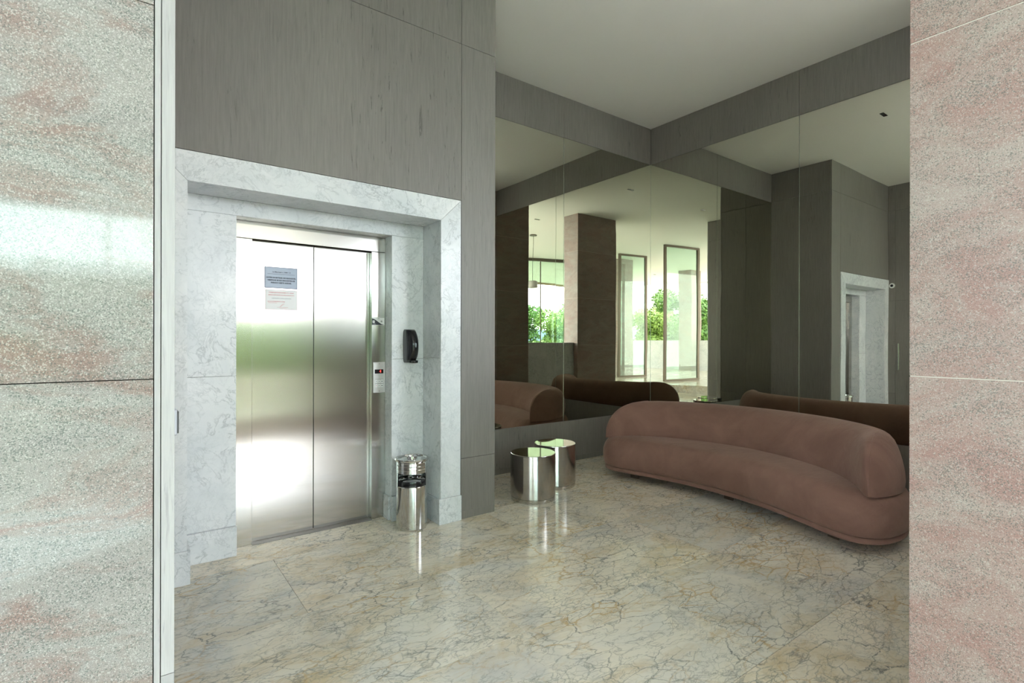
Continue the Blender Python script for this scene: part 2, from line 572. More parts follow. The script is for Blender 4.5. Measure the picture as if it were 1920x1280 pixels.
# left wall, facing +X, with the flush door in it
wl_ = backing('wall_left', XL - 0.16, XL - T - 0.001, 1.822, YA + T + 0.3)
fam(wl_, panels(None, 'wood_panel', 'y', XL, [1.822, 2.52], [0.0, HB, HT, HC], wood, T, sign=1))
fam(wl_, panels(None, 'wood_panel', 'y', XL, [2.52, 3.50], [2.18, HT, HC], wood, T, sign=1))
fam(wl_, panels(None, 'wood_panel', 'y', XL, [3.50, YA], [0.0, HB, 2.18, HT, HC], wood, T, sign=1))
door1 = struct(box('door_1', XL - T, XL, 2.5215, 3.4985, 0.004, 2.1785, wood, None, 0.0015))
hd = link('door_handle', tube_me([(XL + 0.032, 3.44, 0.91), (XL + 0.032, 3.44, 1.39)], 0.011, 16), chrome, door1, tuple(-door1.location))
for z in (0.98, 1.32):
    link('handle_post', tube_me([(XL, 3.44, z), (XL + 0.032, 3.44, z)], 0.006, 10), chrome, hd)

# lift wall (back), facing -Y
wb_ = backing('wall_back', XL - 0.02, XE - T - 0.001, YA + T + 0.001, YM - 0.0, 2.60, HC)
struct(wb_)
fam(wb_, panels(None, 'wood_panel', 'x', YA, [XL + 0.001, XF2 + 0.008, XE], [HT, HC], wood, T))
fam(wb_, panels(None, 'wood_panel', 'x', YA, [XL + 0.001, XF2 + 0.008], [HF2 + 0.004, HT], wood, T))
fam(wb_, panels(None, 'wood_panel', 'x', YA, [XF2 + 0.008, XE], [0.06, HB, HT], wood, T))
wbk = struct(box('wall_back.001', XF2 + 0.0, XE - T - 0.001, YA + T + 0.001, YM, 0.0, 2.60, dark_gap))
struct(box('baseboard_back', XF2 + 0.008, XE - 0.001, YA + 0.003, YA + T, 0.0, 0.06, wood))
# return of the lift wall, facing +X
wr_ = backing('wall_return', XE - T - 0.004, XE - T - 0.0005, YA + T, YM + 0.0195)
fam(wr_, panels(None, 'wood_panel', 'y', XE, [YA + T, YA + T + 0.48, YM + 0.003], [0.06, HB, HT, HC], wood, T, sign=1))
struct(box('baseboard_return', XE - T, XE - 0.003, YA + T, YM - 0.01, 0.0, 0.06, wood))

# rear wall with mirrors
XJ = 4.131
wm_ = backing('wall_rear', XE - 0.02, XM + 0.2, YM + 0.02, YM + 0.2)
fam(wm_, panels(None, 'wood_panel', 'x', YM, [XE + 0.001, XJ, XM - 0.001], [HT, HC], wood, T))
fam(wm_, panels(None, 'wood_panel', 'x', YM, [XE + 0.001, XM - 0.001], [0.06, HB], wood, T))
struct(box('baseboard_rear', XE + 0.001, XM - 0.001, YM + 0.004, YM + 0.018, 0.0, 0.06, wood))
# right wall with mirrors
YJ = 2.6246
YP = 0.90
wright = backing('wall_right', XM + 0.02, XM + 0.2, 0.3, YM + 0.02)
fam(wright, panels(None, 'wood_panel', 'y', XM, [YP, YJ, YM - 0.001], [HT, HC], wood, T))
fam(wright, panels(None, 'wood_panel', 'y', XM, [YP, YJ, YM - 0.001], [0.06, HB], wood, T))
struct(box('baseboard_right', XM + 0.004, XM + 0.018, YP, YM - 0.02, 0.0, 0.06, wood))

def mirror(x0, x1, y0, y1, lab):
    g = 0.0015
    e = empty('mirror_panel', ((x0 + x1) / 2, (y0 + y1) / 2, (HB + HT) / 2))
    if y1 - y0 < 0.05:
        b1 = box('mirror_glass', x0 + g, x1 - g, y0, y1, HB + g, HT - g, mirror_m, e, 0.0, e.location)
        for xx in (x0 + g, x1 - g - 0.002):
            box('polished_edge', xx, xx + 0.002, y0 - 0.0008, y0, HB + g, HT - g, mirror_edge, e, 0.0, e.location)
    else:
        b1 = box('mirror_glass', x0, x1, y0 + g, y1 - g, HB + g, HT - g, mirror_m, e, 0.0, e.location)
        for yy in (y0 + g, y1 - g - 0.002):
            box('polished_edge', x0 - 0.0008, x0, yy, yy + 0.002, HB + g, HT - g, mirror_edge, e, 0.0, e.location)
    tag(e, lab, 'mirror')
    return e
mirror(XE + 0.0005, XJ, YM + 0.004, YM + 0.010, 'tall bronze-tinted mirror behind the two steel drum tables, beside the lift wall')
mirror(XJ, XM + 0.004, YM + 0.004, YM + 0.010, 'tall bronze-tinted mirror on the rear wall, ending in the room corner behind the sofa end')
mirror(XM + 0.004, XM + 0.010, YJ, YM + 0.004, 'tall bronze-tinted right-wall mirror, between the room corner and its joint behind the sofa')
mirror(XM + 0.004, XM + 0.010, YP, YJ, 'tall bronze-tinted mirror on the right wall nearest the pink granite pillar')

# ------------------------------------------------------------------ GRANITE: left wall slab, right pillar, pier, parapets
JZ = [0.0, 0.268, 1.333, 2.398, 3.463, HC]
gl = struct(box('wall_entrance', -3.2, 0.030, 1.85, 2.10, 0.0, HC, dark_gap))
objs = []
xc = [-3.2, -1.44, 0.059]
for x0, x1 in zip(xc, xc[1:]):
    for z0, z1 in zip(JZ, JZ[1:]):
        objs.append(box('granite_slab', x0 + 0.001, x1 - 0.001, 1.80, 1.825, z0 + 0.0012, z1 - 0.0012, granite_l, None, 0.001))
fam(gl, objs)
# oak stop beside the granite, daylight painted into its colour: a thin strip and a wider one
tr1 = struct(box('trim_3', 0.060, XL - T - 0.002, 1.826, 1.85, 0.0, HC, dark_gap))
o1 = box('wood_strip', 0.0605, 0.0755, 1.803, 1.825, 0.0, HC, wood_daylit, None, 0.001)
o2 = [box('wood_strip', 0.0775, XL + 0.0018, 1.800, 1.8215, z0 + 0.001, z1 - 0.001, wood_daylit, None, 0.001) for z0, z1 in ((0, 0.478), (0.478, HC))]
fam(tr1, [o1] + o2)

def clad_pillar(name, x0, x1, y0, y1, zs, m, gapm=pale_gap, skip=()):
    c = struct(box(name, x0 + 0.0025, x1 - 0.0025, y0 + 0.0025, y1 - 0.0025, zs[0], zs[-1], gapm))
    ob = []
    for z0, z1 in zip(zs, zs[1:]):
        a, b = z0 + 0.0018, z1 - 0.0018
        ob.append(box('granite_slab', x0, x0 + 0.02, y0, y1 - 0.001, a, b, m, None, 0.0015))
        ob.append(box('granite_slab', x1 - 0.02, x1, y0, y1 - 0.001, a, b, m, None, 0.0015))
        ob.append(box('granite_slab', x0 + 0.021, x1 - 0.021, y1 - 0.020, y1, a, b, m, None, 0.0015))
        ob.append(box('granite_slab', x0 + 0.021, x1 - 0.021, y0, y0 + 0.020, a, b, m, None, 0.0015))
    fam(c, ob)
    return c
clad_pillar('pillar', 2.02, 3.27, 0.13, 0.587, JZ, granite_r)
clad_pillar('pillar', 4.93, XM + 0.3, 0.40, YP - 0.002, JZ, granite_r)
pz = [0.2, 1.333, 2.398, 3.463, HC]
clad_pillar('pillar', -7.6, -6.95, -4.1, -3.5, pz, granite_r)
clad_pillar('pillar', -3.15, -2.45, -3.75, -3.3, pz, granite_r)  # added behind the farther glass door, stands in for a reflection in its pane
clad_pillar('pillar', 0.62, 1.3, -5.6, -5.0, pz, granite_r)

def parapet(x0, x1, y0, y1, z0, z1, n, axis='x'):
    p = struct(box('parapet', x0 + .01, x1 - .01, y0 + .01, y1 - .01, z0, z1 - 0.03, pale_gap))
    ob = []
    a0, a1 = (x0, x1) if axis == 'x' else (y0, y1)
    for i in range(n):
        s0 = a0 + (a1 - a0) * i / n + 0.001; s1 = a0 + (a1 - a0) * (i + 1) / n - 0.001
        if axis == 'x':
            ob.append(box('marble_slab', s0, s1, y0 - .012, y0 + .01, z0, z1 - .03, carrara, None, .001))
            ob.append(box('marble_slab', s0, s1, y1 - .01, y1 + .012, z0, z1 - .03, carrara, None, .001))
            ob.append(box('marble_slab', s0, s1, y0 - .02, y1 + .02, z1 - .03, z1, carrara, None, .003))
        else:
            ob.append(box('marble_slab', x0 - .012, x0 + .01, s0, s1, z0, z1 - .03, carrara, None, .001))
            ob.append(box('marble_slab', x1 - .01, x1 + .012, s0, s1, z0, z1 - .03, carrara, None, .001))
            ob.append(box('marble_slab', x0 - .02, x1 + .02, s0, s1, z1 - .03, z1, carrara, None, .003))
    fam(p, ob)
    return p
parapet(3.275, 4.925, 0.30, 0.46, 0.0, 1.39, 2)
parapet(-7.55, -7.30, -3.5, 3.0, 0.2, 1.45, 5, 'y')
parapet(-7.55, -7.30, -10.0, -4.1, 0.2, 1.45, 5, 'y')

# raised lobby floor behind the opening
plat = [(-14, 3.2), (-14, -11), (10, -11), (10, -1.2), (3.4, -1.1), (1.8, -0.95), (0.7, -0.72), (0.0, -0.42),
        (-0.5, -0.05), (-0.83, 0.32), (-1.05, 0.70), (-1.2, 1.15), (-1.28, 1.78), (-3.3, 1.78), (-3.3, 3.2)]
p_ = struct(link('floor_lobby', prism_me(plat, -0.1, 0.2), floor_marble))
struct(box('floor_lower', -1.4, 10.0, -1.5, -0.001, -0.15, -0.03, floor_marble))
struct(box('ground', -60, 60, -70, 12, -0.9, -0.16, grass_m))

# ------------------------------------------------------------------ MARBLE SURROUND OF THE LIFT
sur = struct(empty('trim_1', ((XF0 + XF1) / 2, YA, 0)))
def sp_box(name, x0, x1, y0, y1, z0, z1, m=carrara, bev=0.0015):
    return box(name, x0, x1, y0, y1, z0, z1, m, sur, bev, sur.location)
def sp_poly(name, pts, y0, y1, m=carrara):
    bm = bmesh.new()
    c = (sum(p[0] for p in pts) / len(pts), sum(p[1] for p in pts) / len(pts))
    a = [bm.verts.new((x - c[0], y0 - (y0 + y1) / 2, z - c[1])) for x, z in pts]
    b = [bm.verts.new((x - c[0], y1 - (y0 + y1) / 2, z - c[1])) for x, z in pts]
    bm.faces.new(a); bm.faces.new(b[::-1])
    for i in range(len(pts)):
        bm.faces.new((a[i], b[i], b[(i + 1) % len(pts)], a[(i + 1) % len(pts)]))
    bmesh.ops.recalc_face_normals(bm, faces=bm.faces[:])
    me = bpy.data.meshes.new('poly'); bm.to_mesh(me); bm.free()
    return link(name, me, m, sur, (c[0] - sur.location.x, (y0 + y1) / 2 - sur.location.y, c[1]))
FY0, FY1 = YA - 0.006, YA + 0.014
XQ = XL + 0.001
dl = XF0 - XQ
# mitred outer frame
sp_poly('frame_slab', [(XQ, HF + dl), (XF0, HF + 0.001), (XF1, HF + 0.001), (XF2, HF2 - 0.0), (XQ, HF2)], FY0, FY1)
sp_poly('frame_slab', [(XQ, 0.20), (XF0 - 0.001, 0.20), (XF0 - 0.001, HF), (XQ, HF + dl - 0.002)], FY0, FY1)
sp_poly('frame_slab', [(XF1 + 0.001, 0.20), (XF2, 0.20), (XF2, HF2 - 0.003), (XF1 + 0.001, HF)], FY0, FY1)
# reveals of the recess
sp_box('reveal_slab', XF0 - 0.02, XF0, FY1, YB, 0.0, 0.73)
sp_box('reveal_slab', XF0 - 0.02, XF0, FY1, YB, 0.732, HF)
sp_box('reveal_slab', XF1, XF1 + 0.02, FY1, YB, 0.0, 1.30)
sp_box('reveal_slab', XF1, XF1 + 0.02, FY1, YB, 1.302, HF)
sp_box('reveal_slab', XF0 - 0.02, XF1 + 0.02, FY1, YB, HF, HF + 0.02)
# back face slabs of the recess
sp_box('back_slab', XF0, XO0, YB, YB + 0.02, 0.198, 1.20)
sp_box('back_slab', XF0, XO0, YB, YB + 0.02, 1.202, HO)
sp_box('back_slab', XF0, XF1, YB, YB + 0.02, HO + 0.001, HF)
sp_box('back_slab', XO1, XF1, YB, YB + 0.02, 0.198, 1.29)
sp_box('back_slab', XO1, XF1, YB, YB + 0.02, 1.292, HO)
# inner reveals to the lift opening
sp_box('reveal_slab', XO0 - 0.02, XO0, YB + 0.02, YS + 0.09, 0.0, HO)
sp_box('reveal_slab', XO1, XO1 + 0.02, YB + 0.02, YS + 0.09, 0.0, HO)
sp_box('reveal_slab', XO0 - 0.02, XO1 + 0.02, YB + 0.02, YS + 0.09, HO, HO + 0.02)
# baseboards, 20 mm proud
sp_box('baseboard', XF0 + 0.001, XO0 + 0.003, YB - 0.022, YB + 0.02, 0.0, 0.197, bev=.003)
sp_box('baseboard', XO1 - 0.004, XF1 - 0.019, YB - 0.022, YB + 0.02, 0.0, 0.197, bev=.003)
sp_box('baseboard', XO1 - 0.018, XO1 - 0.001, YB + 0.021, YS - 0.002, 0.0, 0.19, bev=.003)
sp_box('baseboard', XF1 - 0.018, XF1 + 0.0, FY0 - 0.001, YB - 0.0, 0.0, 0.197, bev=.003)
sp_box('baseboard', XF1 - 0.018, XF2 + 0.004, FY0 - 0.014, FY0 + 0.02, 0.0, 0.199, bev=.003)
sp_box('baseboard', XQ, XF0 + 0.016, FY0 - 0.014, FY0 + 0.02, 0.0, 0.199, bev=.003)
sp_box('baseboard', XF0 + 0.001, XF0 + 0.016, FY0 + 0.02, YB - 0.023, 0.0, 0.197, bev=.003)
# solid core behind the stone
struct(box('wall_back.002', XL - 0.02, XF0 - 0.021, YA + 0.016, YM, 0.0, 2.60, dark_gap))
struct(box('wall_back.003', XF0 - 0.021, XO0 - 0.021, YB + 0.021, YM, 0.0, 2.60, dark_gap))
struct(box('wall_back.004', XO1 + 0.021, XF2, YB + 0.021, YM, 0.0, 2.60, dark_gap))
struct(box('wall_back.005', XF1 + 0.021, XF2, YA + 0.016, YB + 0.021, 0.0, 2.60, dark_gap))
struct(box('wall_back.006', XO0 - 0.021, XO1 + 0.021, YB + 0.021, YM, HO + 0.021, 2.60, dark_gap))

# ------------------------------------------------------------------ LIFT DOOR
el = empty('elevator_door', ((XD0 + XD1) / 2, YS, 0))
tag(el, 'two-leaf brushed stainless steel lift door set in the white marble surround', 'elevator door')
def eb(name, x0, x1, y0, y1, z0, z1, m, bev=0.001, parent=el):
    return box(name, x0, x1, y0, y1, z0, z1, m, parent, bev, el.location)
xm = (XD0 + XD1) / 2 - 0.002
eb('door_leaf', XD0 - 0.01, xm - 0.0025, YD, YD + 0.03, 0.004, HD + 0.02, steel_door)
eb('door_leaf', xm + 0.0025, XD1 + 0.01, YD, YD + 0.03, 0.004, HD + 0.02, steel_door)
eb('jamb', XO0 + 0.001, XD0, YS, YS + 0.045, 0.0, HD, steel_jamb, 0.002)
eb('jamb', XD1, XO1 - 0.001, YS, YS + 0.045, 0.0, HD, steel_jamb, 0.002)
eb('header', XO0 + 0.001, XO1 - 0.001, YS + 0.0, YS + 0.045, HD + 0.002, HO - 0.001, steel_jamb, 0.002)
eb('sill', XD0, XD1, YS - 0.02, YD + 0.0, -0.002, 0.0035, sill_m, 0.0005)
eb('shaft_lining', XO0 + 0.02, XO1 - 0.02, YD + 0.05, YD + 0.06, 0.0, HO - 0.01, dark_gap, 0)
eb('seal', xm - 0.002, xm + 0.002, YD + 0.004, YD + 0.02, 0.01, HD, dark_gap, 0)

# call panel on the right jamb
cp = empty('call_panel', (1.640, YS, 1.14))
tag(cp, 'narrow steel lift call panel with red floor digit on the right jamb', 'control panel')
CPL = Vector(cp.location)
def cb(name, x0, x1, z0, z1, d0, d1, m, parent=cp, bev=0.0, off=None):
    return box(name, x0, x1, YS - d1, YS - d0, z0, z1, m, parent, bev, off or CPL)
cb('faceplate', 1.590, 1.691, 1.017, 1.264, 0.0005, 0.004, panel_steel, bev=0.0008)
disp = cb('display', 1.602, 1.674, 1.172, 1.205, 0.004, 0.0055, black_plastic)
text('digit', '4', 0.027, (0.010, -0.00125, 0), led, disp, bold=0.0008)
for z in (1.250, 1.030):
    link('screw', lathe_me([(0.0, 0.002), (0.0028, 0.0015), (0.003, 0)], 12), dark_gap, cp, (0, -0.004, z - CPL.z), (PI / 2, 0, 0))
for r in range(2):
    for c in range(3):
        zc = 1.108 - 0.034 * r; xc_ = 1.615 + 0.0235 * c
        bt = cb('button', xc_ - 0.0095, xc_ + 0.0095, zc - 0.013, zc + 0.013, 0.004, 0.0062, white_plate, bev=0.0006)
        cb('button_mark', -0.004, 0.004, -0.002, 0.002, 0, 0, red_ink if (r == 1 and c == 0) else black_ink, parent=bt, off=(0, YS + 0.0014, 0)) if False else None
        mk = link('button_mark', box_me(0.008, 0.0006, 0.003 if c < 2 else 0.007), red_ink if (r == 1 and c == 0) else black_ink, bt, (0, -0.0014, 0))
link('frame_line', box_me(0.076, 0.0004, 0.0015), black_ink, cp, (1.639 - CPL.x, -0.0043, 1.091 - CPL.z))
link('frame_line', box_me(0.076, 0.0004, 0.0012), black_ink, cp, (1.639 - CPL.x, -0.0043, 1.126 - CPL.z))

# sticker on the right jamb with a black wave, a square symbol and a ring
st = empty('jamb_sticker', (1.6305, YS, 1.594))
tag(st, 'small white sticker with black wave and symbols above the call panel', 'sticker')
link('sheet', box_me(0.104, 0.0008, 0.062), white_plate, st, (0, -0.0006, 0))
pts = [(-0.052, -0.029)]
for i in range(17):
    t = i / 16
    pts.append((-0.052 + 0.100 * t, 0.022 - 0.048 * (3 * t * t - 2 * t ** 3)))
pts.append((0.050, -0.029))
bm = bmesh.new(); vs = [bm.verts.new((x, 0, z)) for x, z in pts]; bm.faces.new(vs[::-1]); me = bpy.data.meshes.new('wave'); bm.to_mesh(me); bm.free()
link('wave', me, black_ink, st, (0, -0.0012, 0))
link('symbol', box_me(0.017, 0.0004, 0.020), white_plate, st, (-0.037, -0.0016, -0.004))
link('symbol_line', box_me(0.009, 0.0004, 0.010), grey_ink, st, (-0.037, -0.0020, -0.004))
link('ring', lathe_me([(0.0035, 0), (0.0068, 0), (0.0068, 0.0006), (0.0035, 0.0006)], 20), black_ink, st, (0.028, -0.0012, 0.0), (PI / 2, 0, 0))
link('dash', box_me(0.016, 0.0004, 0.0025), black_ink, st, (0.004, -0.0012, 0.021))
link('dash', box_me(0.022, 0.0004, 0.002), white_plate, st, (-0.030, -0.0016, -0.022))

# notices on the left leaf
nt1 = empty('notice_plate', (0.906, YD, 1.8975))
tag(nt1, 'blue-grey notice plate with black lettering on the left lift door leaf', 'notice')
link('rim', box_me(0.226, 0.0015, 0.154), navy_rim, nt1, (0, -0.001, 0))
link('plate', box_me(0.218, 0.0015, 0.146), blue_plate, nt1, (0, -0.0022, 0))
text('lettering', 'Lei Municipal n. 7.848 / 12', 0.0118, (0.002, -0.0034, 0.041), black_ink, nt1, bold=0.0002)
link('rule', box_me(0.188, 0.0004, 0.0016), black_ink, nt1, (0, -0.0032, 0.026))
for i, s in enumerate(('ANTES DE ENTRAR NO ELEVADOR,', 'VERIFIQUE SE ELE ENCONTRA-SE', 'PARADO NESTE ANDAR.')):
    text('lettering', s, 0.0128, (0, -0.0034, -0.001 - 0.0185 * i), black_ink, nt1, bold=0.0006)
nt2 = empty('notice_sheet', (0.9075, YD, 1.7365))
tag(nt2, 'white paper notice with pink border and small red print under the blue plate', 'notice')
link('rim', box_me(0.222, 0.0006, 0.147), plain('pink_rim', (0.72, 0.50, 0.55), 0.6), nt2, (0, -0.0006, 0))
link('sheet', box_me(0.217, 0.0006, 0.142), paper, nt2, (0, -0.0010, 0))
text('lettering', 'CONSERVAÇÃO DE ELEVADORES  Nº 12 - 98 3217', 0.0078, (0, -0.0018, 0.052), red_ink, nt2, bold=0.0002)
text('lettering', 'EMPRESA RESPONSÁVEL PELA MANUTENÇÃO 24 H', 0.0078, (0, -0.0018, 0.034), red_ink, nt2, bold=0.0001)
text('lettering', 'CAPACIDADE E CARGA LICENCIADA', 0.0080, (0, -0.0018, 0.010), grey_ink, nt2, bold=0.0002)
text('lettering', 'EM CASO DE EMERGÊNCIA CHAME', 0.0075, (-0.035, -0.0018, -0.014), red_ink, nt2, bold=0.0001)
link('rule', box_me(0.060, 0.0004, 0.0012), red_ink, nt2, (-0.060, -0.0016, -0.023))
link('rule', box_me(0.075, 0.0004, 0.0012), red_ink, nt2, (0.008, -0.0016, -0.055))
link('rule', box_me(0.045, 0.0004, 0.0010), red_ink, nt2, (0.010, -0.0016, -0.062))
link('signature', tube_me([(-0.010, 0, -0.052), (0.0, 0, -0.04), (0.014, 0, -0.026), (0.022, 0, -0.029), (0.012, 0, -0.036), (-0.004, 0, -0.047)], 0.0006, 5), red_ink, nt2, (0, -0.0018, 0))

# ------------------------------------------------------------------ SOAP DISPENSER
sd = empty('soap_dispenser', (1.845, YB, 1.395))
tag(sd, 'glossy black oval hand-gel dispenser fixed to the white marble beside the lift', 'dispenser')
def disp_mesh(w, d, h, fs, z_off=0.0, xs=0.0, flat=0.0, p=2.6):
    bm = bmesh.new(); rings = []
    nz, na = 22, 20
    for i in range(nz + 1):
        t = -1 + 2 * i / nz
        s = (1 - abs(t) ** 3.2) ** (1 / 3.2)
        s = max(s, 0.30)
        dd = d * (0.35 + 0.65 * (1 - abs(t * 0.97 + 0.05) ** 2.4))
        ring = []
        for k in range(na + 1):
            a = PI * k / na
            cx = math.cos(a); sy = math.sin(a)
            x = w / 2 * (abs(cx) ** (2 / p)) * (1 if cx >= 0 else -1) * (0.72 + 0.28 * s)
            y = -dd * (sy ** (2 / p))
            ring.append(bm.verts.new((x + xs, y, t * h / 2 + z_off)))
        rings.append(ring)
    for a, b in zip(rings, rings[1:]):
        for k in range(na):
            bm.faces.new((a[k], b[k], b[k + 1], a[k + 1]))
        bm.faces.new((a[0], a[-1], b[-1], b[0]))
    bm.faces.new(rings[0]); bm.faces.new(rings[-1][::-1])
    bmesh.ops.recalc_face_normals(bm, faces=bm.faces[:])
    me = bpy.data.meshes.new('disp'); bm.to_mesh(me); bm.free(); smooth(me, 60)
    return me
link('back_housing', disp_mesh(0.112, 0.062, 0.268, 0), smoke_plastic, sd, (0, 0, 0))
link('cover', disp_mesh(0.098, 0.108, 0.256, 0), black_plastic, sd, (0.004, -0.002, 0.004))
link('level_window', lathe_me([(0.0, 0.004), (0.006, 0.0035), (0.010, 0)], 20), plain('window_grey', (0.30, 0.35, 0.40), 0.1), sd, (0.006, -0.1085, 0.006), (PI / 2, 0, 0)).scale = (0.8, 2.0, 1)
link('spout', box_me(0.056, 0.050, 0.022, 0.005), black_plastic, sd, (0.012, -0.058, -0.126))

# ------------------------------------------------------------------ WASTE BIN
BX, BY = 1.772, 3.702
bn = empty('ash_bin', (BX, BY, 0))
tag(bn, 'round stainless steel waste bin with dome lid and black liner beside the lift', 'bin')
R = 0.118
link('body', lathe_me([(0, 0.004), (R * 0.97, 0.004), (R, 0.010), (R, 0.014), (R, 0.320), (R, 0.325), (R - 0.003, 0.330), (R - 0.005, 0.325), (R - 0.005, 0.02), (0, 0.02)], 96), steel_pol, bn)
# upper sleeve with the wide front opening (faces the room)
bm = bmesh.new()
seg = 96
a_mid = math.radians(-116)
half = math.radians(64)
zz = [0.325, 0.430, 0.515]
for ri_, rr in enumerate((R, R - 0.003)):
    g = [[bm.verts.new((rr * math.cos(2 * PI * i / seg), rr * math.sin(2 * PI * i / seg), z)) for i in range(seg)] for z in zz]
    for j in range(2):
        for i in range(seg):
            am = 2 * PI * (i + 0.5) / seg
            dlt = (am - a_mid + PI) % (2 * PI) - PI
            if j == 0 and (abs(dlt) < half or abs(dlt) > PI - math.radians(38)): continue
            q = (g[j][i], g[j][(i + 1) % seg], g[j + 1][(i + 1) % seg], g[j + 1][i])
            bm.faces.new(q if ri_ == 0 else q[::-1])
me = bpy.data.meshes.new('sleeve'); bm.to_mesh(me); bm.free(); smooth(me, 40)
link('sleeve', me, steel_pol, bn)
link('liner', lathe_me([(R - 0.012, 0.05), (R - 0.010, 0.366), (R - 0.006, 0.372), (R - 0.0035, 0.366), (R - 0.0035, 0.330)], 64), black_plastic, bn)
link('ash_pan', lathe_me([(0, 0.352), (R - 0.02, 0.352), (R - 0.013, 0.360)], 48), chrome, bn)
for z in (0.458, 0.484, 0.510):
    link('band', lathe_me([(R, z - 0.003), (R + 0.004, z - 0.002), (R + 0.005, z), (R + 0.004, z + 0.002), (R, z + 0.003)], 96), chrome, bn)
link('lid', lathe_me([(R + 0.006, 0.518), (R + 0.013, 0.522), (R + 0.014, 0.530), (R + 0.009, 0.536), (R - 0.004, 0.535), (R - 0.010, 0.526),
                      (R - 0.03, 0.528), (0.045, 0.533), (0.030, 0.533), (0.030, 0.528), (0, 0.527)], 96), steel_pol, bn)
link('lid_ring', lathe_me([(0.026, 0.533), (0.030, 0.546), (0.034, 0.549), (0.038, 0.545), (0.040, 0.533)], 64), chrome, bn)
link('lid_skirt', lathe_me([(R + 0.0005, 0.512), (R + 0.006, 0.518)], 96), chrome, bn)

# ------------------------------------------------------------------ STEEL DRUM TABLES
def drum(x, y, lab):
    e = empty('drum_table', (x, y, 0))
    tag(e, lab, 'side table', 'steel drum tables by the mirror')
    return e
Rd, Hd_ = 0.206, 0.422
body = lathe_me([(0, 0.0), (Rd - 0.006, 0.0), (Rd - 0.004, 0.004), (Rd - 0.004, 0.034), (Rd - 0.007, 0.036), (Rd - 0.007, 0.039), (Rd, 0.041), (Rd, 0.045), (Rd, Hd_ - 0.012), (Rd, Hd_ - 0.008), (Rd - 0.002, Hd_ - 0.003), (Rd - 0.006, Hd_ - 0.001)], 128)
topm = lathe_me([(Rd - 0.006, Hd_ - 0.001), (0.0, Hd_ - 0.001)], 128)
for m_, me in ((steel_drum, body), (top_mirror, topm)): me.materials.append(m_)
d1 = drum(2.985, 3.715, 'front steel drum table, nearer the lift wall corner')
link('drum_body', body, None, d1); link('table_top', topm, None, d1)
d2 = drum(3.438, 3.93, 'rear steel drum table, partly hidden, between the front drum and the sofa')
link('drum_body', body, None, d2); link('table_top', topm, None, d2)

# ------------------------------------------------------------------ SOFA
SC = Vector((4.235, 2.64)); RA = math.radians(3.5)
dU = Vector((math.sin(RA), math.cos(RA))); dV = Vector((math.cos(RA), -math.sin(RA)))
sofa = empty('curved_sofa', (4.6, 2.64, 0))
tag(sofa, 'long curved dusty-brown velvet sofa standing in front of the mirrors', 'sofa')
def uv(u, v, z):
    p = SC + dU * u + dV * v
    return Vector((p.x - 4.6, p.y - 2.64, z))
half = [(0, 0), (0.42, -0.035), (0.78, -0.125), (1.02, -0.20), (1.18, -0.215), (1.30, -0.145), (1.36, 0.0), (1.355, 0.24), (1.24, 0.52), (1.0, 0.79), (0.58, 0.99), (0, 1.07)]
ctrl = half + [(-u, v) for u, v in half[-2:0:-1]]
def catmull(P, n, closed=True):
    out = []
    L = len(P)
    rng = range(L) if closed else range(L - 1)
    for i in rng:
        g = (lambda k: P[k % L]) if closed else (lambda k: P[max(0, min(L - 1, k))])
        p0, p1, p2, p3 = g(i - 1), g(i), g(i + 1), g(i + 2)
        for j in range(n):
            t = j / n
            out.append(tuple(0.5 * (2 * b + (c - a) * t + (2 * a - 5 * b + 4 * c - d) * t * t + (3 * b - a - 3 * c + d) * t ** 3)
                             for a, b, c, d in zip(p0, p1, p2, p3)))
    if not closed: out.append(tuple(P[-1]))
    return out
outl = catmull(ctrl, 6)
NO = len(outl)
def inset(d):
    res = []
    for i in range(NO):
        a, b = outl[i - 1], outl[(i + 1) % NO]
        tx, ty = b[0] - a[0], b[1] - a[1]
        l = math.hypot(tx, ty)
        nx, ny = -ty / l, tx / l         # inward for this winding
        res.append((outl[i][0] + nx * d, outl[i][1] + ny * d))
    return res
def ring_mesh(prof, cap_top=True, cap_bot=True):
    bm = bmesh.new(); rings = []
    for d, z in prof:
        rings.append([bm.verts.new(uv(u, v, z)) for u, v in inset(d)])
    for a, b in zip(rings, rings[1:]):
        for i in range(NO):
            bm.faces.new((a[i], a[(i + 1) % NO], b[(i + 1) % NO], b[i]))
    if cap_top:
        # shrink towards the spine
        last = inset(prof[-1][0])
        prev = rings[-1]
        for f, dz in ((0.75, 0.006), (0.5, 0.010), (0.2, 0.012)):
            z = prof[-1][1] + dz
            rr = []
            for u, v in last:
                us = max(-1.0, min(1.0, u)); vs = 0.48 - 0.30 * us * us
                rr.append(bm.verts.new(uv(us + (u - us) * f, vs + (v - vs) * f, z)))
            for i in range(NO):
                bm.faces.new((prev[i], prev[(i + 1) % NO], rr[(i + 1) % NO], rr[i]))
            prev = rr
        bm.faces.new(prev)
    if cap_bot: bm.faces.new(rings[0][::-1])
    bmesh.ops.recalc_face_normals(bm, faces=bm.faces[:])
    me = bpy.data.meshes.new('seat'); bm.to_mesh(me); bm.free(); smooth(me, 70)
    return me
link('seat', ring_mesh([(0.030, 0.118), (0.010, 0.121), (0.002, 0.128), (-0.010, 0.17), (-0.016, 0.23), (-0.012, 0.29), (0.002, 0.335),
                        (0.022, 0.368), (0.050, 0.393), (0.085, 0.409), (0.125, 0.418)]), velvet, sofa)
link('plinth', ring_mesh([(0.06, 0.072), (0.022, 0.074), (0.008, 0.082), (0.004, 0.095), (0.008, 0.110), (0.016, 0.117), (0.05, 0.118)]), velvet, sofa)
